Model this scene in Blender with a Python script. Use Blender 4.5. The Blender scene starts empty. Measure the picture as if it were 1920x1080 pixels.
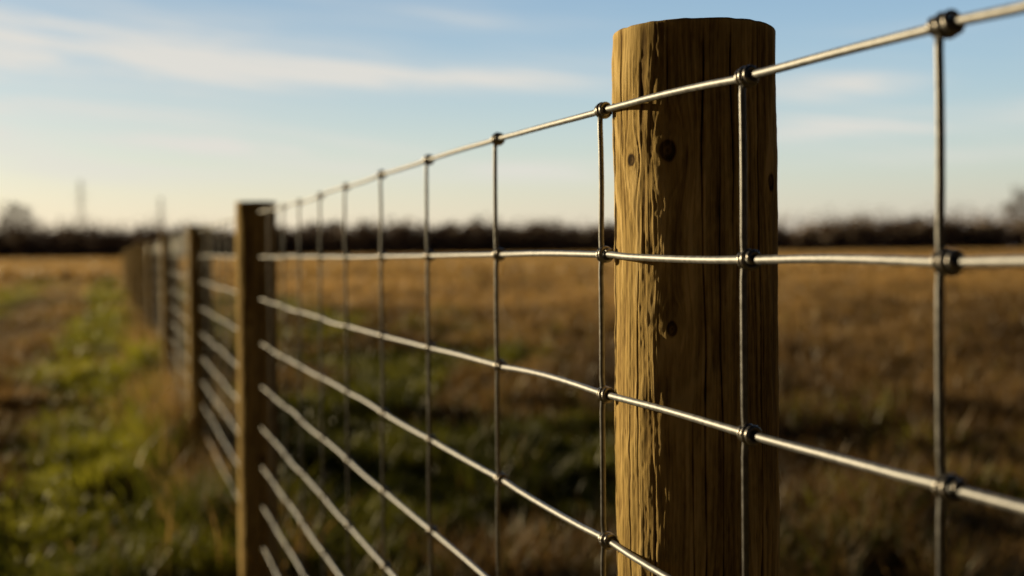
import bpy, math, random
import numpy as np
from mathutils import Vector, Matrix
random.seed(7); rng=np.random.default_rng(7)
R=math.radians
scene=bpy.context.scene; C=scene.collection
F=2133.3; EYE=1.08; SL=0.35; AW=0.423; AP=0.5

# ------------------------------------------------------------------ helpers
def mesh_obj(name,verts,faces,mat,parent=None,smooth=True):
    me=bpy.data.meshes.new(name)
    me.from_pydata([tuple(v) for v in verts] if not isinstance(verts,np.ndarray) else verts.tolist(),[],faces)
    if smooth: me.shade_smooth()
    me.materials.append(mat)
    o=bpy.data.objects.new(name,me); C.objects.link(o)
    if parent: o.parent=parent
    return o
def fast_mesh(name,V,tri=None,quad=None,mat=None,parent=None,smooth=True):
    me=bpy.data.meshes.new(name)
    me.vertices.add(len(V)); me.vertices.foreach_set('co',V.astype(np.float32).ravel())
    idx=[];tot=[]
    if quad is not None and len(quad): idx.append(quad.ravel()); tot.append(np.full(len(quad),4))
    if tri is not None and len(tri): idx.append(tri.ravel()); tot.append(np.full(len(tri),3))
    idx=np.concatenate(idx); tot=np.concatenate(tot)
    st=np.concatenate([[0],np.cumsum(tot)[:-1]])
    me.loops.add(len(idx)); me.loops.foreach_set('vertex_index',idx.astype(np.int32))
    me.polygons.add(len(tot)); me.polygons.foreach_set('loop_start',st.astype(np.int32)); me.polygons.foreach_set('loop_total',tot.astype(np.int32))
    me.update(calc_edges=True)
    if smooth: me.shade_smooth()
    me.materials.append(mat)
    o=bpy.data.objects.new(name,me); C.objects.link(o)
    if parent: o.parent=parent
    return o
def tag(o,label=None,cat=None,group=None,kind=None):
    if label: o['label']=label
    if cat: o['category']=cat
    if group: o['group']=group
    if kind: o['kind']=kind
    return o
def empty(name,loc):
    o=bpy.data.objects.new(name,None); C.objects.link(o); o.location=loc; o.empty_display_size=.1
    return o
def tube(V,Fc,pts,rad,n=8,cap=True):
    pts=[Vector(p) for p in pts]; base=len(V); m=len(pts)
    for i,p in enumerate(pts):
        t=(pts[min(i+1,m-1)]-pts[max(i-1,0)]).normalized()
        up=Vector((0,0,1)) if abs(t.z)<.9 else Vector((1,0,0))
        a=t.cross(up).normalized(); b=t.cross(a).normalized()
        r=rad[i] if isinstance(rad,(list,tuple)) else rad
        for k in range(n):
            q=2*math.pi*k/n
            V.append(p+a*(math.cos(q)*r)+b*(math.sin(q)*r))
    for i in range(m-1):
        for k in range(n):
            k2=(k+1)%n
            Fc.append((base+i*n+k,base+i*n+k2,base+(i+1)*n+k2,base+(i+1)*n+k))
    if cap:
        Fc.append(tuple(base+k for k in range(n))[::-1]); Fc.append(tuple(base+(m-1)*n+k for k in range(n)))
# noise -----------------------------------------------------------
def vn(u,v,nu,seed):
    g=np.random.default_rng(seed).random((nu,256))
    x=(u%1.0)*nu; xi=np.floor(x).astype(int); fx=x-xi; xi%=nu; x2=(xi+1)%nu
    yi=np.floor(v).astype(int); fy=v-yi; y1=yi%256; y2=(yi+1)%256
    fx=fx*fx*(3-2*fx); fy=fy*fy*(3-2*fy)
    return (g[xi,y1]*(1-fx)+g[x2,y1]*fx)*(1-fy)+(g[xi,y2]*(1-fx)+g[x2,y2]*fx)*fy
def pn(x,y,seed):      # plain 2D value noise
    g=np.random.default_rng(seed).random((256,256))
    xi=np.floor(x).astype(int); yi=np.floor(y).astype(int); fx=x-xi; fy=y-yi
    fx=fx*fx*(3-2*fx); fy=fy*fy*(3-2*fy); a=xi%256;b=(xi+1)%256;c=yi%256;d=(yi+1)%256
    return (g[a,c]*(1-fx)+g[b,c]*fx)*(1-fy)+(g[a,d]*(1-fx)+g[b,d]*fx)*fy
def sstep(a,b,x):
    t=np.clip((x-a)/(b-a),0,1); return t*t*(3-2*t)

# ------------------------------------------------------------------ materials
def newmat(name):
    m=bpy.data.materials.new(name); m.use_nodes=True
    nt=m.node_tree; b=nt.nodes['Principled BSDF']; return m,nt,b
def wood_mat():
    m,nt,b=newmat('treated_wood'); N=nt.nodes; L=nt.links
    at=N.new('ShaderNodeAttribute'); at.attribute_name='grain'
    tc=N.new('ShaderNodeTexCoord'); mp=N.new('ShaderNodeMapping'); mp.inputs['Scale'].default_value=(400,400,18)
    L.new(tc.outputs['Object'],mp.inputs['Vector'])
    nz=N.new('ShaderNodeTexNoise'); nz.inputs['Scale'].default_value=1; nz.inputs['Detail'].default_value=6; nz.inputs['Roughness'].default_value=.75
    L.new(mp.outputs[0],nz.inputs['Vector'])
    mx=N.new('ShaderNodeMath'); mx.operation='MULTIPLY_ADD'; mx.inputs[1].default_value=.75; L.new(nz.outputs[0],mx.inputs[0])
    ml=N.new('ShaderNodeMath'); ml.operation='MULTIPLY_ADD'; ml.inputs[1].default_value=1.05; ml.inputs[2].default_value=-.30
    L.new(at.outputs['Fac'],ml.inputs[0]); L.new(ml.outputs[0],mx.inputs[2])
    cr=N.new('ShaderNodeValToRGB'); e=cr.color_ramp.elements
    e[0].position=.05; e[0].color=(.030,.018,.010,1)
    e[1].position=.95; e[1].color=(.88,.64,.29,1)
    for p,c in ((.3,(.17,.107,.046,1)),(.5,(.37,.242,.092,1)),(.7,(.62,.43,.16,1))):
        q=e.new(p); q.color=c
    L.new(mx.outputs[0],cr.inputs[0])
    n2=N.new('ShaderNodeTexNoise'); n2.inputs['Scale'].default_value=11; n2.inputs['Detail'].default_value=4
    mp2=N.new('ShaderNodeMapping'); mp2.inputs['Scale'].default_value=(1,1,.35); L.new(tc.outputs['Object'],mp2.inputs['Vector']); L.new(mp2.outputs[0],n2.inputs['Vector'])
    r2=N.new('ShaderNodeMapRange'); r2.inputs[1].default_value=.4; r2.inputs[2].default_value=.65; L.new(n2.outputs[0],r2.inputs[0])
    mc=N.new('ShaderNodeMixRGB'); mc.blend_type='MULTIPLY'; mc.inputs[2].default_value=(.66,.65,.58,1)
    L.new(r2.outputs[0],mc.inputs[0]); L.new(cr.outputs[0],mc.inputs[1]); L.new(mc.outputs[0],b.inputs['Base Color'])
    b.inputs['Roughness'].default_value=.85; b.inputs['Specular IOR Level'].default_value=.08
    bp=N.new('ShaderNodeBump'); bp.inputs['Strength'].default_value=.75; bp.inputs['Distance'].default_value=.0012
    L.new(nz.outputs[0],bp.inputs['Height']); L.new(bp.outputs[0],b.inputs['Normal'])
    return m
def metal_mat(name,col,rough,spots=.35,met=.85):
    m,nt,b=newmat(name); N=nt.nodes; L=nt.links
    tc=N.new('ShaderNodeTexCoord'); nz=N.new('ShaderNodeTexNoise'); nz.inputs['Scale'].default_value=180; nz.inputs['Detail'].default_value=4
    L.new(tc.outputs['Object'],nz.inputs['Vector'])
    cr=N.new('ShaderNodeValToRGB'); e=cr.color_ramp.elements
    e[0].position=.35; e[0].color=(*[c*(1-spots) for c in col],1); e[1].position=.65; e[1].color=(*col,1)
    L.new(nz.outputs[0],cr.inputs[0]); L.new(cr.outputs[0],b.inputs['Base Color'])
    b.inputs['Metallic'].default_value=met
    r=N.new('ShaderNodeMapRange'); r.inputs[3].default_value=rough-.08; r.inputs[4].default_value=rough+.12; L.new(nz.outputs[0],r.inputs[0]); L.new(r.outputs[0],b.inputs['Roughness'])
    bp=N.new('ShaderNodeBump'); bp.inputs['Strength'].default_value=.2; bp.inputs['Distance'].default_value=.0003
    L.new(nz.outputs[0],bp.inputs['Height']); L.new(bp.outputs[0],b.inputs['Normal'])
    return m
def grass_mat(name):
    m,nt,b=newmat(name); N=nt.nodes; L=nt.links
    at=N.new('ShaderNodeAttribute'); at.attribute_name='tint'
    L.new(at.outputs['Color'],b.inputs['Base Color']); b.inputs['Roughness'].default_value=.45; b.inputs['Specular IOR Level'].default_value=.4
    tr=N.new('ShaderNodeBsdfTranslucent'); L.new(at.outputs['Color'],tr.inputs['Color'])
    mx=N.new('ShaderNodeMixShader'); mx.inputs[0].default_value=.45
    L.new(b.outputs[0],mx.inputs[1]); L.new(tr.outputs[0],mx.inputs[2]); L.new(mx.outputs[0],N['Material Output'].inputs['Surface'])
    return m
def plain(name,c1,c2,scale,rough=.9):
    m,nt,b=newmat(name); N=nt.nodes; L=nt.links
    tc=N.new('ShaderNodeTexCoord'); nz=N.new('ShaderNodeTexNoise'); nz.inputs['Scale'].default_value=scale; nz.inputs['Detail'].default_value=4
    L.new(tc.outputs['Object'],nz.inputs['Vector'])
    cr=N.new('ShaderNodeValToRGB'); e=cr.color_ramp.elements
    e[0].position=.35; e[0].color=(*c1,1); e[1].position=.65; e[1].color=(*c2,1)
    L.new(nz.outputs[0],cr.inputs[0]); L.new(cr.outputs[0],b.inputs['Base Color']); b.inputs['Roughness'].default_value=rough
    b.inputs['Specular IOR Level'].default_value=.1
    return m
WOOD=wood_mat()
WIRE=metal_mat('galvanised_line_wire',(.30,.305,.33),.54,.35,.82)
STAY=metal_mat('galvanised_stay_wire',(.20,.20,.21),.42,.4)
KNOT=metal_mat('dark_knot_wire',(.30,.285,.28),.34,.3,.92)
GRASS=grass_mat('grass_blades'); 
TREEM=plain('far_wood',(.30,.235,.20),(.40,.32,.26),.15)  # base colour lightened to stand in for haze over the front wood
TREEB=plain('far_wood_bare',(.30,.25,.22),(.38,.31,.27),.15)  # back row likewise paled, distance haze put into the colour
BARK=plain('bark',(.22,.18,.15),(.30,.24,.19),2)
STEEL=plain('pylon_steel',(.36,.36,.36),(.44,.43,.42),1,.6)

# ------------------------------------------------------------------ ground
def green_amount(x,y):
    """how green the sward is at a place; strips run along the fence"""
    a=x+SL*y
    w=(pn(x*.9+40,y*.35+7,3)-.5)*1.3+(pn(x*.33+9,y*.13+70,4)-.5)*1.6
    b=a+w*.35
    g=sstep(-1.0,-.6,b)*(1-sstep(3.0,5.2,a+w*1.8))
    g=np.maximum(g,.85*sstep(-3.8,-3.2,b)*(1-sstep(-2.5,-2.0,b)))
    patch=sstep(.48,.62,pn(x*1.1+3,y*.55+11,5))
    g=g*(1-np.where(a>.5,.8,.25)*patch)
    foot=np.exp(-((a-.42)/.17)**2)*sstep(.3,.55,pn(x*2.1+31,y*1.1+11,6))
    g=g*(1-.65*foot)
    far=1-np.where(a>.5,.6,.15)*sstep(22,60,y)
    return np.clip(g*far,0,1)
def ground_h(x,y):
    return (pn(x*.8+5,y*.8+5,11)-.5)*.13+(pn(x*.15+5,y*.15+5,12)-.5)*.10*sstep(3,14,y)
def ax(n,lim):
    t=np.linspace(-1,1,n); return np.sign(t)*(np.abs(t)*12+ (np.abs(t)**6)*(lim-12))
xs=ax(241,1500); ys=ax(241,1500)+6
X,Y=np.meshgrid(xs,ys,indexing='ij'); fade=np.exp(-np.hypot(X,Y)/60)
Z=ground_h(X,Y)*fade
V=np.stack([X.ravel(),Y.ravel(),Z.ravel()],1); n=241
I,J=np.meshgrid(np.arange(n-1),np.arange(n-1),indexing='ij'); I=I.ravel();J=J.ravel()
Q=np.stack([I*n+J,(I+1)*n+J,(I+1)*n+J+1,I*n+J+1],1)
def ground_mat():
    m,nt,b=newmat('meadow_soil'); N=nt.nodes; L=nt.links
    tc=N.new('ShaderNodeTexCoord')
    at=N.new('ShaderNodeAttribute'); at.attribute_name='green'
    n1=N.new('ShaderNodeTexNoise'); n1.inputs['Scale'].default_value=2.2; n1.inputs['Detail'].default_value=8; n1.inputs['Roughness'].default_value=.7
    L.new(tc.outputs['Object'],n1.inputs['Vector'])
    dry=N.new('ShaderNodeValToRGB'); e=dry.color_ramp.elements
    e[0].position=.3; e[0].color=(.10,.055,.020,1); e[1].position=.7; e[1].color=(.36,.225,.085,1)
    gr=N.new('ShaderNodeValToRGB'); e=gr.color_ramp.elements
    e[0].position=.3; e[0].color=(.035,.034,.008,1); e[1].position=.7; e[1].color=(.12,.12,.02,1)
    L.new(n1.outputs[0],dry.inputs[0]); L.new(n1.outputs[0],gr.inputs[0])
    mx=N.new('ShaderNodeMixRGB'); L.new(at.outputs['Fac'],mx.inputs[0]); L.new(dry.outputs[0],mx.inputs[1]); L.new(gr.outputs[0],mx.inputs[2])
    L.new(mx.outputs[0],b.inputs['Base Color']); b.inputs['Roughness'].default_value=.95; b.inputs['Specular IOR Level'].default_value=.05
    bp=N.new('ShaderNodeBump'); bp.inputs['Strength'].default_value=1; bp.inputs['Distance'].default_value=.12
    L.new(n1.outputs[0],bp.inputs['Height']); L.new(bp.outputs[0],b.inputs['Normal'])
    return m
g=fast_mesh('ground',V,quad=Q,mat=ground_mat()); g['kind']='structure'
a=g.data.attributes.new('green','FLOAT','POINT'); a.data.foreach_set('value',green_amount(V[:,0],V[:,1]).astype(np.float32))

# ------------------------------------------------------------------ grass
def blades(name,x,y,h,w,tint,lean,label,cat):
    n=len(x); z0=ground_h(x,y)*np.exp(-np.hypot(x,y)/60)-.01
    an=rng.random(n)*2*np.pi; dx=np.cos(an)*w*.5; dy=np.sin(an)*w*.5
    la=rng.random(n)*2*np.pi; lx=np.cos(la)*lean*h; ly=np.sin(la)*lean*h
    P=np.zeros((n,5,3))
    P[:,0]=np.stack([x-dx,y-dy,z0],1); P[:,1]=np.stack([x+dx,y+dy,z0],1)
    P[:,2]=np.stack([x+dx*.8+lx*.35,y+dy*.8+ly*.35,z0+h*.58],1); P[:,3]=np.stack([x-dx*.8+lx*.35,y-dy*.8+ly*.35,z0+h*.58],1)
    P[:,4]=np.stack([x+lx,y+ly,z0+h],1)
    b=np.arange(n)[:,None]*5
    q=b+np.array([[0,1,2,3]]); t=b+np.array([[3,2,4]])
    o=fast_mesh(name,P.reshape(-1,3),tri=t,quad=q,mat=GRASS)
    ca=o.data.color_attributes.new('tint','FLOAT_COLOR','POINT')
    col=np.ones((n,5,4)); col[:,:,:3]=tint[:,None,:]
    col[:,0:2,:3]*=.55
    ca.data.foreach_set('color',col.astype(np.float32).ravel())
    tag(o,label,cat,kind='stuff'); return o
def scatter(ntuft,y0,y1,per,spread,half=.62):
    y=y0*(y1/y0)**rng.random(ntuft); x=(rng.random(ntuft)*2-1)*y*half
    y=np.repeat(y,per); x=np.repeat(x,per); s=spread*(1+y*.05)
    tid=np.repeat(rng.random(ntuft),per)
    x=x+rng.normal(0,1,len(x))*s; y=y+rng.normal(0,1,len(y))*s
    return x,y,tid
def lerp(a,b,t): return np.array(a)[None]*(1-t[:,None])+np.array(b)[None]*t[:,None]
x,y,tid=scatter(36000,2.6,60,10,.032)
# extra tufts the mower misses along the fence foot
nt_=1300; yy=3.6*(16/3.6)**rng.random(nt_); xx=-SL*yy+AW+rng.normal(-.03,.13,nt_)
yy=np.repeat(yy,12); xx=np.repeat(xx,12)
foot_n=len(xx); x=np.concatenate([x,xx+rng.normal(0,.03,foot_n)]); y=np.concatenate([y,yy+rng.normal(0,.03,foot_n)]); tid=np.concatenate([tid,np.repeat(rng.random(nt_),12)])
isfoot=np.zeros(len(x),bool); isfoot[-foot_n:]=True
a=x+SL*y
ga=green_amount(x,y); isg=rng.random(len(x))<(ga*.95+.03)
track=(a>-2.2)&(a<-1.1)
keep=(np.abs(a-.42)>.015)
clump=pn(x*2.3,y*2.3,21); big=pn(x*1.5+4,y*.9+3,22); fine=pn(x*5.5,y*5.5,23)
m=isg&keep&~(track&(rng.random(len(x))<.4))
hump=sstep(.45,.85,clump*.6+fine*.4)
hg=(.03+.15*hump[m]+.04*rng.random(m.sum()))*np.where(a[m]<.4,.85,1.1)*(.5+.9*tid[m])+isfoot[m]*.13*(.3+tid[m])
tg=np.clip(-.04+.95*sstep(.25,.78,big[m])*(.35+.8*rng.random(m.sum()))+.5*(tid[m]-.38)+.32*sstep(7,15,y[m]),0,1)
cg=lerp((.045,.054,.010),(.45,.44,.045),tg)
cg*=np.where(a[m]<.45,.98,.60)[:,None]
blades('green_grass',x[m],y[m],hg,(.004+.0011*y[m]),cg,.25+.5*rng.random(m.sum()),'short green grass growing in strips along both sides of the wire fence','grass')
m=(~isg)&keep
hd=(.04+.16*hump[m]+.08*rng.random(m.sum()))*(.5+.9*tid[m])
hd*=np.where(track[m],.25,np.where(a[m]<0,.6,1.0)); hd+=isfoot[m]*.16*(.3+tid[m])
pat=pn(x[m]*.30,y[m]*.16,31)*.55+.45*pn(x[m]*1.1,y[m]*.6,32); farl=sstep(9,36,y[m])
td=np.clip(.02+rng.random(m.sum())*.24+1.25*(pat-.42)+.62*farl,0,1)
fb=(a[m]>-.3)&(a[m]<.6)&(y[m]<12)&(tid[m]>.6)
td=np.where(fb,np.clip(td+.65*rng.random(m.sum()),0,1),td)  # straw at the fence foot tinted paler, standing in for small glints
tall=(tid[m]>.93)
td=np.where(tall,np.clip(td+.4*rng.random(m.sum()),0,1),td)
cd=lerp((.10,.055,.021),(.66,.415,.155),td)
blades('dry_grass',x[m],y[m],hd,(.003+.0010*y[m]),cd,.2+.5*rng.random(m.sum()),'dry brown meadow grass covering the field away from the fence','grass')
ns=60000
y=50*(330/50)**rng.random(ns); x=(rng.random(ns)*2-1)*y*.62
h=.25+.35*rng.random(ns); t=np.clip(.35+.9*(pn(x*.05+3,y*.02,41)-.3)+.25*rng.random(ns),0,1)
cs=lerp((.28,.165,.06),(.68,.44,.17),t)
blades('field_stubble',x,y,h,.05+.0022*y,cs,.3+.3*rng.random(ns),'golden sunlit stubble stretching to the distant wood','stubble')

# ------------------------------------------------------------------ fence posts
def make_post(px,py,rad,ztop,label,nth=96,nz=160,knots=(),cracks=(),seed=1,lean=(0,0),group=None,zlow=-.2,tone=0):
    phi=math.atan2(-py,-px)
    u=np.linspace(-math.pi,math.pi,nth,endpoint=False)
    bev=np.array([0,.0007,.0014,.0020])
    zs=np.concatenate([np.linspace(zlow,ztop-.0020,nz),ztop-.0020+bev[1:]])
    Ug,Zg=np.meshgrid(u,zs,indexing='ij')
    cir=2*math.pi*rad; S=Ug*rad
    psi=S.copy(); kn=np.zeros_like(S); kd=np.zeros_like(S)
    zr=Zg-EYE; un0=Ug/(2*math.pi)+.5
    for (ku,kz,kr,dark) in knots:
        dU=S-ku*rad; dz=(zr-kz); rho2=dU**2+(dz/2.6)**2+1e-9; rr=np.sqrt(dU**2+(dz/1.2)**2)
        rr=rr*(1+.3*(vn(un0,zr*60+40,90,seed+20)-.5))
        psi-=dU*np.clip((kr*1.9)**2/rho2,0,.9)
        core=np.exp(-(rr/kr)**4); ring=.5+.5*np.cos(rr/kr*9)
        kn+=dark*core*(.5+.35*ring); kd+=core*.0004*(1-1.6*np.exp(-(rr/(kr*.55))**2))+ .0005*np.exp(-((rr/kr-1.5)/.6)**2)
        kn+=dark*.6*np.exp(-((rr/kr-1.0)/.2)**2)
    wob=(vn(un0,zr*4+50,6,seed)-.5)*.008+(vn(un0,zr*14+50,14,seed+1)-.5)*.0030
    un=(psi+wob)/cir+.5
    f0=vn(un,zr*2+60,26,seed+2); f1=vn(un,zr*4+60,90,seed+3); f2=vn(un,zr*8+60,210,seed+4); f3=vn(un,zr*26+60,440,seed+5)
    cath=.5+.5*np.sin(2*math.pi*(un*24+4.2*vn(un0,zr*5+40,7,seed+6)))
    blot=vn(un0,zr*8+40,9,seed+7); blot=sstep(.38,.7,blot)
    rough=vn(un0,zr*55+40,60,seed+10)*vn(un0,zr*23+40,26,seed+12)
    grit=vn(un0,zr*170+20,200,seed+15)
    grain=.18+.20*f1+.28*f2+.26*f3+.30*(cath**3)*blot+.22*(f0-.5)+.20*(rough-.25)+.12*(grit-.5)
    topf=.30+.70*sstep(.0,.04,ztop-Zg)
    d=(f0-.5)*.0005+(f1-.5)*.0005+(f2-.5)*.0005+(f3-.5)*.0004+(cath-.5)*.0002*blot+(grit-.5)*.0004
    d+=(vn(un0,zr*6+30,5,seed+8)-.5)*.0026+(rough-.25)*.0018
    d+=(vn(un0,zr*40+30,26,seed+13)-.5)*.0007
    d*=topf
    for (cu,z0,z1,wd,dp) in cracks:
        cen=cu*rad+(vn(np.full_like(Zg,.3),zr*13+30,4,seed+int(abs(cu)*100))-.5)*.003
        mask=sstep(z0,z0+.05,zr)*(1-sstep(z1-.06,z1,zr))*(.45+.55*vn(np.full_like(Zg,.6),zr*18+30,4,seed+3))
        gsn=np.exp(-((S-cen)/wd)**2)*mask
        d-=gsn*dp; grain-=gsn*.8
    rim=np.exp(-((ztop-Zg)/.005)**2)*vn(un0,zr*0+4,70,seed+16)
    grain=grain+.30*rim+tone
    d+=kd; grain=np.clip(grain-kn*.65,0,1)
    rprof=np.ones_like(zs)*rad
    for k in range(3): rprof[nz+k]=rad-(.0002,.0006,.0016)[k]
    RR=rprof[None,:]+d
    th=Ug+phi
    XX=RR*np.cos(th); YY=RR*np.sin(th)
    ZZ=Zg+ (vn(un0,Zg*0+3,60,seed+9)-.5)*.0009*(Zg>ztop-.02)
    XX=XX+lean[0]*(Zg-ztop)*1.0; YY=YY+lean[1]*(Zg-ztop)
    nzt=len(zs)
    V=np.stack([XX.ravel(),YY.ravel(),ZZ.ravel()],1)
    I,J=np.meshgrid(np.arange(nth),np.arange(nzt-1),indexing='ij'); I=I.ravel();J=J.ravel();I2=(I+1)%nth
    Q=np.stack([I*nzt+J,I2*nzt+J,I2*nzt+J+1,I*nzt+J+1],1)
    c=len(V); V=np.vstack([V,[[0,0,ztop+.0005]]])
    i=np.arange(nth); T=np.stack([i*nzt+nzt-1,((i+1)%nth)*nzt+nzt-1,np.full(nth,c)],1)
    o=fast_mesh('fence_post',V,tri=T,quad=Q,mat=WOOD)
    o.location=(px,py,0)
    at=o.data.attributes.new('grain','FLOAT','POINT'); at.data.foreach_set('value',np.append(grain.ravel(),.25).astype(np.float32))
    tag(o,label,'fence post',group)
    return o
GP='round wooden posts carrying the wire fence'
make_post(-SL*.978+AP,.978,.0688,EYE+.1855,'thick round wooden post with sunlit left side and dark knots, nearest and largest at right',nth=680,nz=1000,zlow=-.1,
    knots=((-.84,.074,.0038,1.3),(-.32,.080,.0062,.95),(1.12,.055,.0050,1.0),(-.28,-.064,.0042,1.0),(.35,-.30,.006,.5),(2.6,.0,.008,1)),
    cracks=((.10,-.6,.20,.0007,.0026),(-.30,.10,.20,.0006,.0018),(.62,-.9,-.02,.0007,.0022),(-.66,.105,.165,.0009,.0024),(-.05,-.8,-.12,.0006,.0020),(.45,.0,.2,.0006,.0016),(-1.05,.05,.2,.0005,.0018),(-.9,-.5,-.1,.0005,.0016),(.3,-.4,.1,.0005,.0015),(.85,-.3,.2,.0006,.0016),(-.75,-.25,.02,.0005,.0015),(-.5,-.6,-.15,.0005,.0015)),seed=11,group=GP)
pz=[(3.37,.059,.153),(5.57,.060,.140),(8.6,.066,.163)]
lb=['round wooden post with flat sawn top, second from the right where the near wires end',
    'blurred wooden post just left of and behind the second post from the right',
    'blurred slim brown post, fourth from the right along the fence']
for k,(z,r,t) in enumerate(pz):
    make_post(-SL*z+AW,z,r,EYE+t,lb[k],seed=30+17*k,nth=160 if k==0 else 96,nz=260,cracks=((.2,-.9,.1,.0012,.003),(-.6,-.5,.15,.001,.002)),knots=((-.4,-.2,.008,.9),(.2,-.6,.01,.8)),group=GP,lean=((0,0),(.004,0),(-.006,0))[k],tone=-.02-.02*k)
z=11.7; k=0
while z<48:
    lab='blurred post, fifth from the right along the fence' if k==0 else ('blurred post, sixth from the right along the fence' if k==1 else 'small far wooden post in the crowded row running to the horizon at left')
    make_post(-SL*z+AW,z,.068+.005*random.random(),EYE+.14+.03*random.random(),lab,nth=40,nz=40,seed=100+k*13,group=GP if k<2 else 'far fence posts crowding towards the horizon',lean=(random.uniform(-.01,.01),0),tone=-.13)
    z+=3.1+random.uniform(-.15,.15); k+=1

# ------------------------------------------------------------------ woven wire
offs=[1563,1190,920,722,592,504,437,389,350,320]
sz=[AW*F/o_ for o_ in offs]
while sz[-1]<46: sz.append(sz[-1]+.266)
sz=[.36,.14,-.1]+sz; sz.sort()
hz=[.58,.76,.98,1.25,1.52,1.79,2.06,2.32,2.58,2.82,3.3]
H=[[.1126,.1147,.1204,.1231,.1233,.1225,.1198,.117,.1155,.116,.1205],
   [-.0076,-.0073,-.0037,-.0035,-.005,-.0062,-.0077,-.008,-.0085,-.009,-.0093],
   [-.1225,-.1240,-.1243,-.1262,-.1286,-.1317,-.1333,-.133,-.133,-.133,-.133]]
for a_,b_ in ((-.2500,-.260),(-.372,-.385),(-.493,-.504),(-.61,-.619),(-.727,-.733),(-.848,-.853),(-.968,-.970)):
    H.append([a_+(b_-a_)*min(1,max(0,(q-.98)/2.3)) for q in hz])
jit=np.random.default_rng(5).normal(0,.0008,(10,400))
def wz(w,z):
    return EYE+float(np.interp(z,hz,H[w]))
fence=empty('woven_wire_fence',(-SL*.978+AW,.978,0))
fo=fence.location.copy()
tag(fence,'galvanised woven wire fence with square openings and coiled knots strung along the posts','wire fence')
def knotz(w,i): return wz(w,sz[i])+(jit[w,i] if sz[i]>3.3 or w>2 else 0)
for w in range(10):
    pts=[]
    for i,z in enumerate(sz):
        zc=knotz(w,i)
        if z<8:
            for dz_,k_ in ((-.012,0),(0,0),(.012,0)):
                pts.append(Vector((-SL*(z+dz_)+AW,z+dz_,zc)))
            if i+1<len(sz):
                z2=sz[i+1]; zc2=knotz(w,i+1); 
                j=random.gauss(0,.0010); s_=random.gauss(0,.0009)
                for f in (.2,.35,.5,.65,.8):
                    zz=z+(z2-z)*f; hh=zc+(zc2-zc)*f+j*math.sin(f*math.pi)*1.3-.0004
                    pts.append(Vector((-SL*zz+AW+s_*math.sin(f*math.pi),zz,hh)))
        else: pts.append(Vector((-SL*z+AW,z,zc)))
    V=[];Fc=[]; tube(V,Fc,[p-fo for p in pts],.0029,12)
    mesh_obj('line_wire',V,Fc,WIRE,fence)
d=Vector((-SL,1,0)).normalized()
cam_side=Vector((-1,-SL,0)).normalized()
def stay_geo(V,Fc,i,n,simple=False):
    z=sz[i]; base=Vector((-SL*z+AW,z,0))+d*.0035+cam_side*.001
    s=.35 if z<.9 else 1.0
    pts=[]
    zt=knotz(0,i)+.003; 
    for w in range(10):
        kz=knotz(w,i) if w else zt
        j=Vector((0,0,0)) if simple else d*(random.gauss(0,.0007)*s)
        pts.append(base+j+Vector((0,0,kz)))
        if w<9 and not simple:
            kz2=knotz(w+1,i); b=random.gauss(0,.0012)*s; c=random.gauss(0,.0008)*s
            for f in (.12,.3,.5,.7,.88):
                pts.append(base+d*(b*math.sin(f*math.pi))+cam_side*(c*math.sin(f*math.pi)+.0008)+Vector((0,0,kz+(kz2-kz)*f)))
    tube(V,Fc,[p-fo for p in pts],.0023,n)
stays={}
for i in range(min(100,len(sz))):
    V=[];Fc=[]; stay_geo(V,Fc,i,12 if sz[i]<4 else 5,sz[i]>6)
    stays[i]=mesh_obj('stay_wire',V,Fc,STAY,fence)
V=[];Fc=[]
for i in range(100,len(sz)): stay_geo(V,Fc,i,4,True)
o=mesh_obj('stay_wire',V,Fc,STAY,fence); o['kind']='stuff'
def coil(seed):
    # the stay wrapped round the line wire, fatter in the middle and tucked in at both ends
    rr=random.Random(seed); V=[];Fc=[]; pts=[];rad=[]
    turns=2.9+rr.uniform(-.1,.2); N_=96; a0=rr.uniform(0,6)
    for k in range(N_):
        t=k/(N_-1); a=2*math.pi*turns*t+a0
        e=min(t,1-t)*N_/9; tuck=min(1,e); tuck=tuck*tuck*(3-2*tuck)
        xx=-.0078+.0162*t; R_=(.0046+.0011*math.exp(-((t-.58)/.24)**2))*(.66+.34*tuck)
        pts.append((xx,R_*math.cos(a),R_*math.sin(a))); rad.append(.0019*(.75+.25*tuck))
    tube(V,Fc,pts,rad,12)
    me=bpy.data.meshes.new('knot'); me.from_pydata([tuple(v) for v in V],[],Fc); me.shade_smooth(); me.materials.append(KNOT); return me
coils=[coil(s) for s in range(7)]
rotz=math.atan2(-1,SL)
cand=[];rest=[]
for i,z in enumerate(sz):
    if z<.5: 
        for w in range(10): rest.append((i,w))
        continue
    for w in range(10):
        yy=471-F*(wz(w,z)-EYE)/z
        (cand if -30<yy<1110 else rest).append((i,w))
cand.sort(key=lambda q:sz[q[0]])
for i,w in cand[:100]:
    o=bpy.data.objects.new('knot',random.choice(coils)); C.objects.link(o); o.parent=stays[i]
    z=sz[i]; o.location=Vector((-SL*z+AW,z,knotz(w,i)))-fo
    o.rotation_euler=(random.uniform(-.5,.5),random.uniform(-.05,.05),rotz+random.uniform(-.06,.06))
V=[];Fc=[]
for i,w in cand[100:]+rest:
    z=sz[i]
    if z>20: continue
    p=Vector((-SL*z+AW,z,knotz(w,i)))-fo
    tube(V,Fc,[p-d*.007,p-d*.004,p+d*.004,p+d*.007],[.0045,.0068,.0068,.0045],6)
o=mesh_obj('knot',V,Fc,KNOT,fence); o['kind']='stuff'

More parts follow.
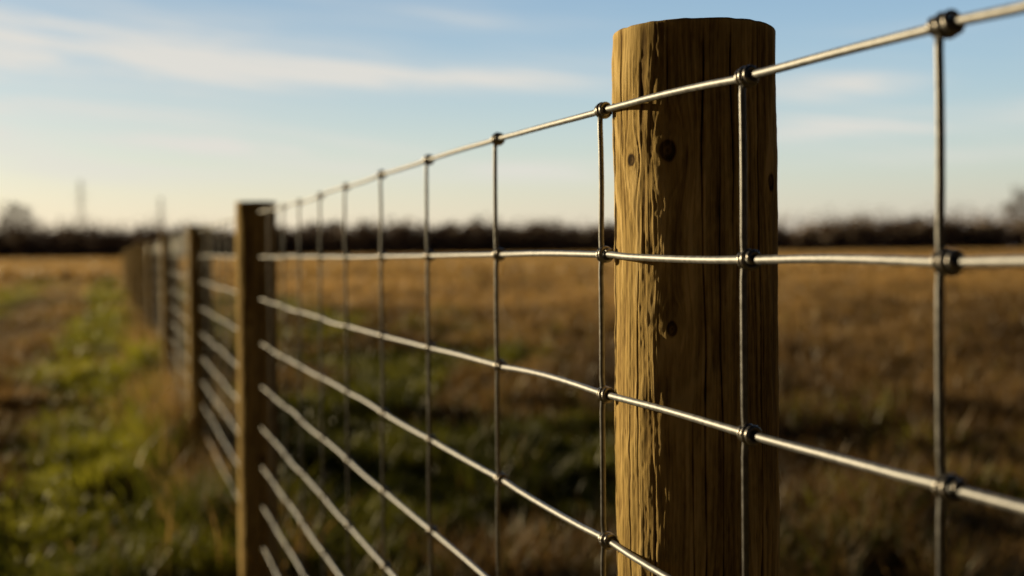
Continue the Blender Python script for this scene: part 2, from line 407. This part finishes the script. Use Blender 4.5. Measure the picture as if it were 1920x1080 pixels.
# ------------------------------------------------------------------ distant wood
def wood(name,n,y0,y1,hb,hv,mat,ntri,size,label,xl=420,seed=3,rise=0):
    r=np.random.default_rng(seed)
    x=(r.random(n)*2-1)*xl; y=y0+(y1-y0)*r.random(n)
    hh=(hb+hv*(pn(x*.022+100,x*0+4,seed)*1.0+pn(x*.09+100,x*0+9,seed+1)*.6-.5)+rise*sstep(-10,150,x))*(.8+.35*r.random(n))
    hh=np.maximum(hh,2.5); w=hh*(.32+.2*r.random(n))
    ti=np.repeat(np.arange(n),ntri)
    u=r.random(len(ti)); v=r.normal(0,1,(len(ti),3)); v/=np.linalg.norm(v,axis=1)[:,None]; rad=r.random(len(ti))**.4
    cz=np.where(u<.35,.2,.58); 
    P=np.stack([x[ti]+v[:,0]*rad*w[ti],y[ti]+v[:,1]*rad*w[ti],hh[ti]*cz+v[:,2]*rad*hh[ti]*np.where(u<.35,.25,.42)],1)
    T=r.normal(0,1,(len(ti),3,3))*size
    VV=(P[:,None,:]+T).reshape(-1,3); VV[:,2]=np.maximum(VV[:,2],-.3)
    o=fast_mesh(name,VV,tri=np.arange(len(VV)).reshape(-1,3),mat=mat,smooth=False)
    return tag(o,label,'wood',kind='stuff')
wood('distant_wood',1200,330,365,7.9,3.6,TREEM,150,.6,'dark band of distant woodland along the horizon',seed=3,rise=1.4)
wood('bare_treetops',900,440,480,11.5,5.5,TREEB,70,.45,'paler bare treetops showing above the dark woodland band',xl=480,seed=8,rise=3)

def bare_tree(px,top,Yd,label,seed):
    rr=random.Random(seed); Xd=(px-960)/F*Yd; Ht=(475-top)/F*Yd+1
    root=empty('bare_tree',(Xd,Yd,0)); tag(root,label,'tree')
    V=[];Fc=[]; tube(V,Fc,[(0,0,-.3),(.1,0,Ht*.18),(-.1,.1,Ht*.36),(.05,0,Ht*.6),(0,0,Ht*.85)],[.38,.3,.24,.14,.05],8)
    mesh_obj('trunk',V,Fc,BARK,root)
    V=[];Fc=[]
    def br(p,dr,L,r,dep):
        q=p+dr*L*.5+Vector((0,0,L*.03)); e=p+dr*L+Vector((0,0,L*.12))
        tube(V,Fc,[p,q,e],[r,r*.8,r*.6],3)
        if dep==0: return
        for _ in range(5 if dep>1 else 8):
            nd=(dr+Vector((rr.gauss(0,.6),rr.gauss(0,.6),rr.gauss(.05,.4)))).normalized()
            br(p+(e-p)*rr.uniform(.35,1),nd,L*rr.uniform(.5,.75),r*.6,dep-1)
    for k in range(16):
        a=k*2.4+rr.uniform(-.3,.3); h=Ht*(.25+.035*k)
        br(Vector((0,0,h)),Vector((math.cos(a),math.sin(a),rr.uniform(.2,.9))).normalized(),Ht*rr.uniform(.20,.25)*(1.15-.03*k),.13,3)
    mesh_obj('crown',V,Fc,BARK,root)
bare_tree(32,372,300,'bare tree rising above the wood at the far left edge',1)
bare_tree(1926,362,300,'bare tree rising above the wood at the far right edge',2)

def pylon(px,top,Yd,label):
    Xd=(px-960)/F*Yd; Ht=(476-top)/F*Yd+1
    root=empty('lattice_pylon',(Xd,Yd,0)); tag(root,label,'pylon','power pylons beyond the wood')
    b=Ht*.06; t=Ht*.010
    for sx,sy in ((1,1),(1,-1),(-1,1),(-1,-1)):
        V=[];Fc=[]; tube(V,Fc,[(sx*b,sy*b,0),(sx*b*.35,sy*b*.35,Ht*.6),(sx*t,sy*t,Ht)],.08,4); mesh_obj('leg',V,Fc,STEEL,root,False)
    V=[];Fc=[]; N_=9
    for k in range(N_):
        z0=Ht*k/N_; z1=Ht*(k+1)/N_
        f=lambda z:(b+(b*.35-b)*z/(Ht*.6)) if z<Ht*.6 else (b*.35+(t-b*.35)*(z-Ht*.6)/(Ht*.4))
        for s in (1,-1):
            tube(V,Fc,[(-f(z0),s*f(z0),z0),(f(z1),s*f(z1),z1)],.045,4); tube(V,Fc,[(f(z0),s*f(z0),z0),(-f(z1),s*f(z1),z1)],.045,4)
            tube(V,Fc,[(s*f(z0),-f(z0),z0),(s*f(z1),f(z1),z1)],.045,4)
    mesh_obj('lattice',V,Fc,STEEL,root,False)
    for h,l in ((.68,.08),(.80,.10),(.92,.06)):
        V=[];Fc=[]
        tube(V,Fc,[(-Ht*l,0,Ht*h),(0,0,Ht*(h+.025)),(Ht*l,0,Ht*h)],.07,4); tube(V,Fc,[(-Ht*l,0,Ht*h),(0,0,Ht*h-.2),(Ht*l,0,Ht*h)],.07,4)
        mesh_obj('crossarm',V,Fc,STEEL,root,False)
pylon(153,335,500,'faint lattice pylon above the wood, tallest of three at left')
pylon(303,368,520,'faint lattice pylon just left of the second post top')
pylon(112,402,550,'faint short lattice pylon beside the tallest one at left')

# ------------------------------------------------------------------ light & sky
SEL,SAZ=R(11),R(57)
sd=Vector((-math.sin(SAZ)*math.cos(SEL),math.cos(SAZ)*math.cos(SEL),math.sin(SEL)))
ld=bpy.data.lights.new('sun','SUN'); ld.energy=5; ld.angle=R(.5); ld.color=(1,.79,.44)
lo=bpy.data.objects.new('sun',ld); C.objects.link(lo); lo.rotation_euler=sd.to_track_quat('Z','Y').to_euler(); lo.location=(-5,3,6)

w=bpy.data.worlds.new('World'); scene.world=w; w.use_nodes=True; nt=w.node_tree; N=nt.nodes; L=nt.links
bg=N['Background']; bg.inputs['Strength'].default_value=.10
sky=N.new('ShaderNodeTexSky'); sky.sky_type='NISHITA'; sky.sun_disc=False; sky.sun_elevation=SEL; sky.sun_rotation=-SAZ; sky.air_density=1.0; sky.dust_density=.5; sky.ozone_density=2.3
tc=N.new('ShaderNodeTexCoord'); sp=N.new('ShaderNodeSeparateXYZ'); L.new(tc.outputs['Generated'],sp.inputs[0])
def M(op,a,b=None,c=None,clamp=False):
    n=N.new('ShaderNodeMath'); n.operation=op; n.use_clamp=clamp
    for k,v in enumerate((a,b,c)):
        if v is None: continue
        if isinstance(v,(int,float)): n.inputs[k].default_value=v
        else: L.new(v,n.inputs[k])
    return n.outputs[0]
az=M('ARCTAN2',sp.outputs[0],sp.outputs[1]); el=M('ARCSINE',sp.outputs[2])
def cnoise(sa,se,tilt,det,off,dist=0):
    cb=N.new('ShaderNodeCombineXYZ'); L.new(M('MULTIPLY',az,sa),cb.inputs[0]); L.new(M('MULTIPLY',M('ADD',el,M('MULTIPLY',az,tilt)),se),cb.inputs[1]); cb.inputs[2].default_value=off
    n=N.new('ShaderNodeTexNoise'); n.inputs['Scale'].default_value=1; n.inputs['Detail'].default_value=det; n.inputs['Roughness'].default_value=.55; n.inputs['Distortion'].default_value=dist
    L.new(cb.outputs[0],n.inputs['Vector']); return n.outputs[0]
n1=cnoise(6,60,.09,6,1.3,.6); n2=cnoise(2.2,20,.05,3,5.1); n3=cnoise(4,150,.12,5,8.7,.5)
def ss(x,a,b):
    n=N.new('ShaderNodeMapRange'); n.interpolation_type='SMOOTHSTEP'; n.inputs[1].default_value=a; n.inputs[2].default_value=b; L.new(x,n.inputs[0]); return n.outputs[0]
tot=None
for a0,e0,la,le,ti,st in ((-.40,.181,.28,.022,-.06,1.15),(-.15,.155,.25,.009,-.035,1.35),(-.38,.148,.24,.011,-.02,1.0),(-.36,.094,.24,.017,-.03,1.1),(-.42,.122,.20,.009,-.03,.7),(.277,.134,.065,.010,0,1.3),(.38,.103,.20,.012,.01,1.2),(.03,.073,.07,.008,-.03,1.0),(.07,.165,.08,.010,-.03,.7),(-.3,.066,.25,.009,0,.6),(-.05,.20,.12,.008,-.05,.4),(.36,.075,.16,.007,.0,.5)):
    da=M('DIVIDE',M('SUBTRACT',az,a0),la); de=M('DIVIDE',M('SUBTRACT',M('SUBTRACT',el,e0),M('MULTIPLY',M('SUBTRACT',az,a0),ti)),le)
    q=M('EXPONENT',M('MULTIPLY',M('ADD',M('POWER',M('ABSOLUTE',da),2.6),M('MULTIPLY',de,de)),-1.0))
    q=M('MULTIPLY',q,st); tot=q if tot is None else M('ADD',tot,q)
mask=M('MULTIPLY',tot,M('ADD',.16,M('MULTIPLY',M('MULTIPLY',ss(n1,.30,.66),M('ADD',.2,M('MULTIPLY',ss(n3,.3,.7),1.1))),.88)))
gen=M('MULTIPLY',ss(n2,.5,.8),M('MULTIPLY',ss(n1,.35,.7),.30))
cl=M('MINIMUM',M('ADD',mask,gen),.9)
csun=M('ADD',M('MULTIPLY',sp.outputs[0],-math.sin(SAZ)),M('MULTIPLY',sp.outputs[1],math.cos(SAZ)))
side=ss(sp.outputs[1],.6,.89)       # added dimming overhead, beside and behind, cuts sky fill on the post's shaded side
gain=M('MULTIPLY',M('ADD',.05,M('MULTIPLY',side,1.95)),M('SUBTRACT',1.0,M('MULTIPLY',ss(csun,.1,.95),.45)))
def vscale(col,f):
    n=N.new('ShaderNodeVectorMath'); n.operation='SCALE'; L.new(col,n.inputs[0]); 
    if isinstance(f,(int,float)): n.inputs['Scale'].default_value=f
    else: L.new(f,n.inputs['Scale'])
    return n.outputs[0]
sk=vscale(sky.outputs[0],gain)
hz_=M('EXPONENT',M('MULTIPLY',M('MAXIMUM',el,0.0),-12.5))
hm=M('MULTIPLY',hz_,.95)
hmix=N.new('ShaderNodeMixRGB'); L.new(hm,hmix.inputs[0]); L.new(sk,hmix.inputs[1])
hc=N.new('ShaderNodeMixRGB'); L.new(ss(csun,.05,.85),hc.inputs[0]); hc.inputs[1].default_value=(6.1,5.4,5.0,1); hc.inputs[2].default_value=(9.1,7.8,6.2,1)
offview_dim=M('ADD',.06,M('MULTIPLY',side,.94))  # same added dimming for the horizon and cloud colours out of view
L.new(vscale(hc.outputs[0],offview_dim),hmix.inputs[2])
mix=N.new('ShaderNodeMixRGB'); L.new(cl,mix.inputs[0]); L.new(hmix.outputs[0],mix.inputs[1])
cc=N.new('ShaderNodeRGB'); cc.outputs[0].default_value=(7.7,7.4,6.8,1)
L.new(vscale(cc.outputs[0],offview_dim),mix.inputs[2])
L.new(mix.outputs[0],bg.inputs['Color'])

# ------------------------------------------------------------------ camera
cd=bpy.data.cameras.new('camera'); cam=bpy.data.objects.new('camera',cd); C.objects.link(cam); scene.camera=cam
cd.lens=40; cd.sensor_width=36; cd.clip_start=.02; cd.clip_end=5000
pitch=R(.5); cd.shift_y=-(69-F*math.tan(pitch))/1920
cam.matrix_world=Matrix.Translation((0,0,EYE))@Matrix.Rotation(math.pi/2-pitch,4,'X')@Matrix.Rotation(R(-.55),4,'Z')
cd.dof.use_dof=True; cd.dof.focus_distance=.89; cd.dof.aperture_fstop=3.9
scene.view_settings.view_transform='Standard'; scene.view_settings.look='None'
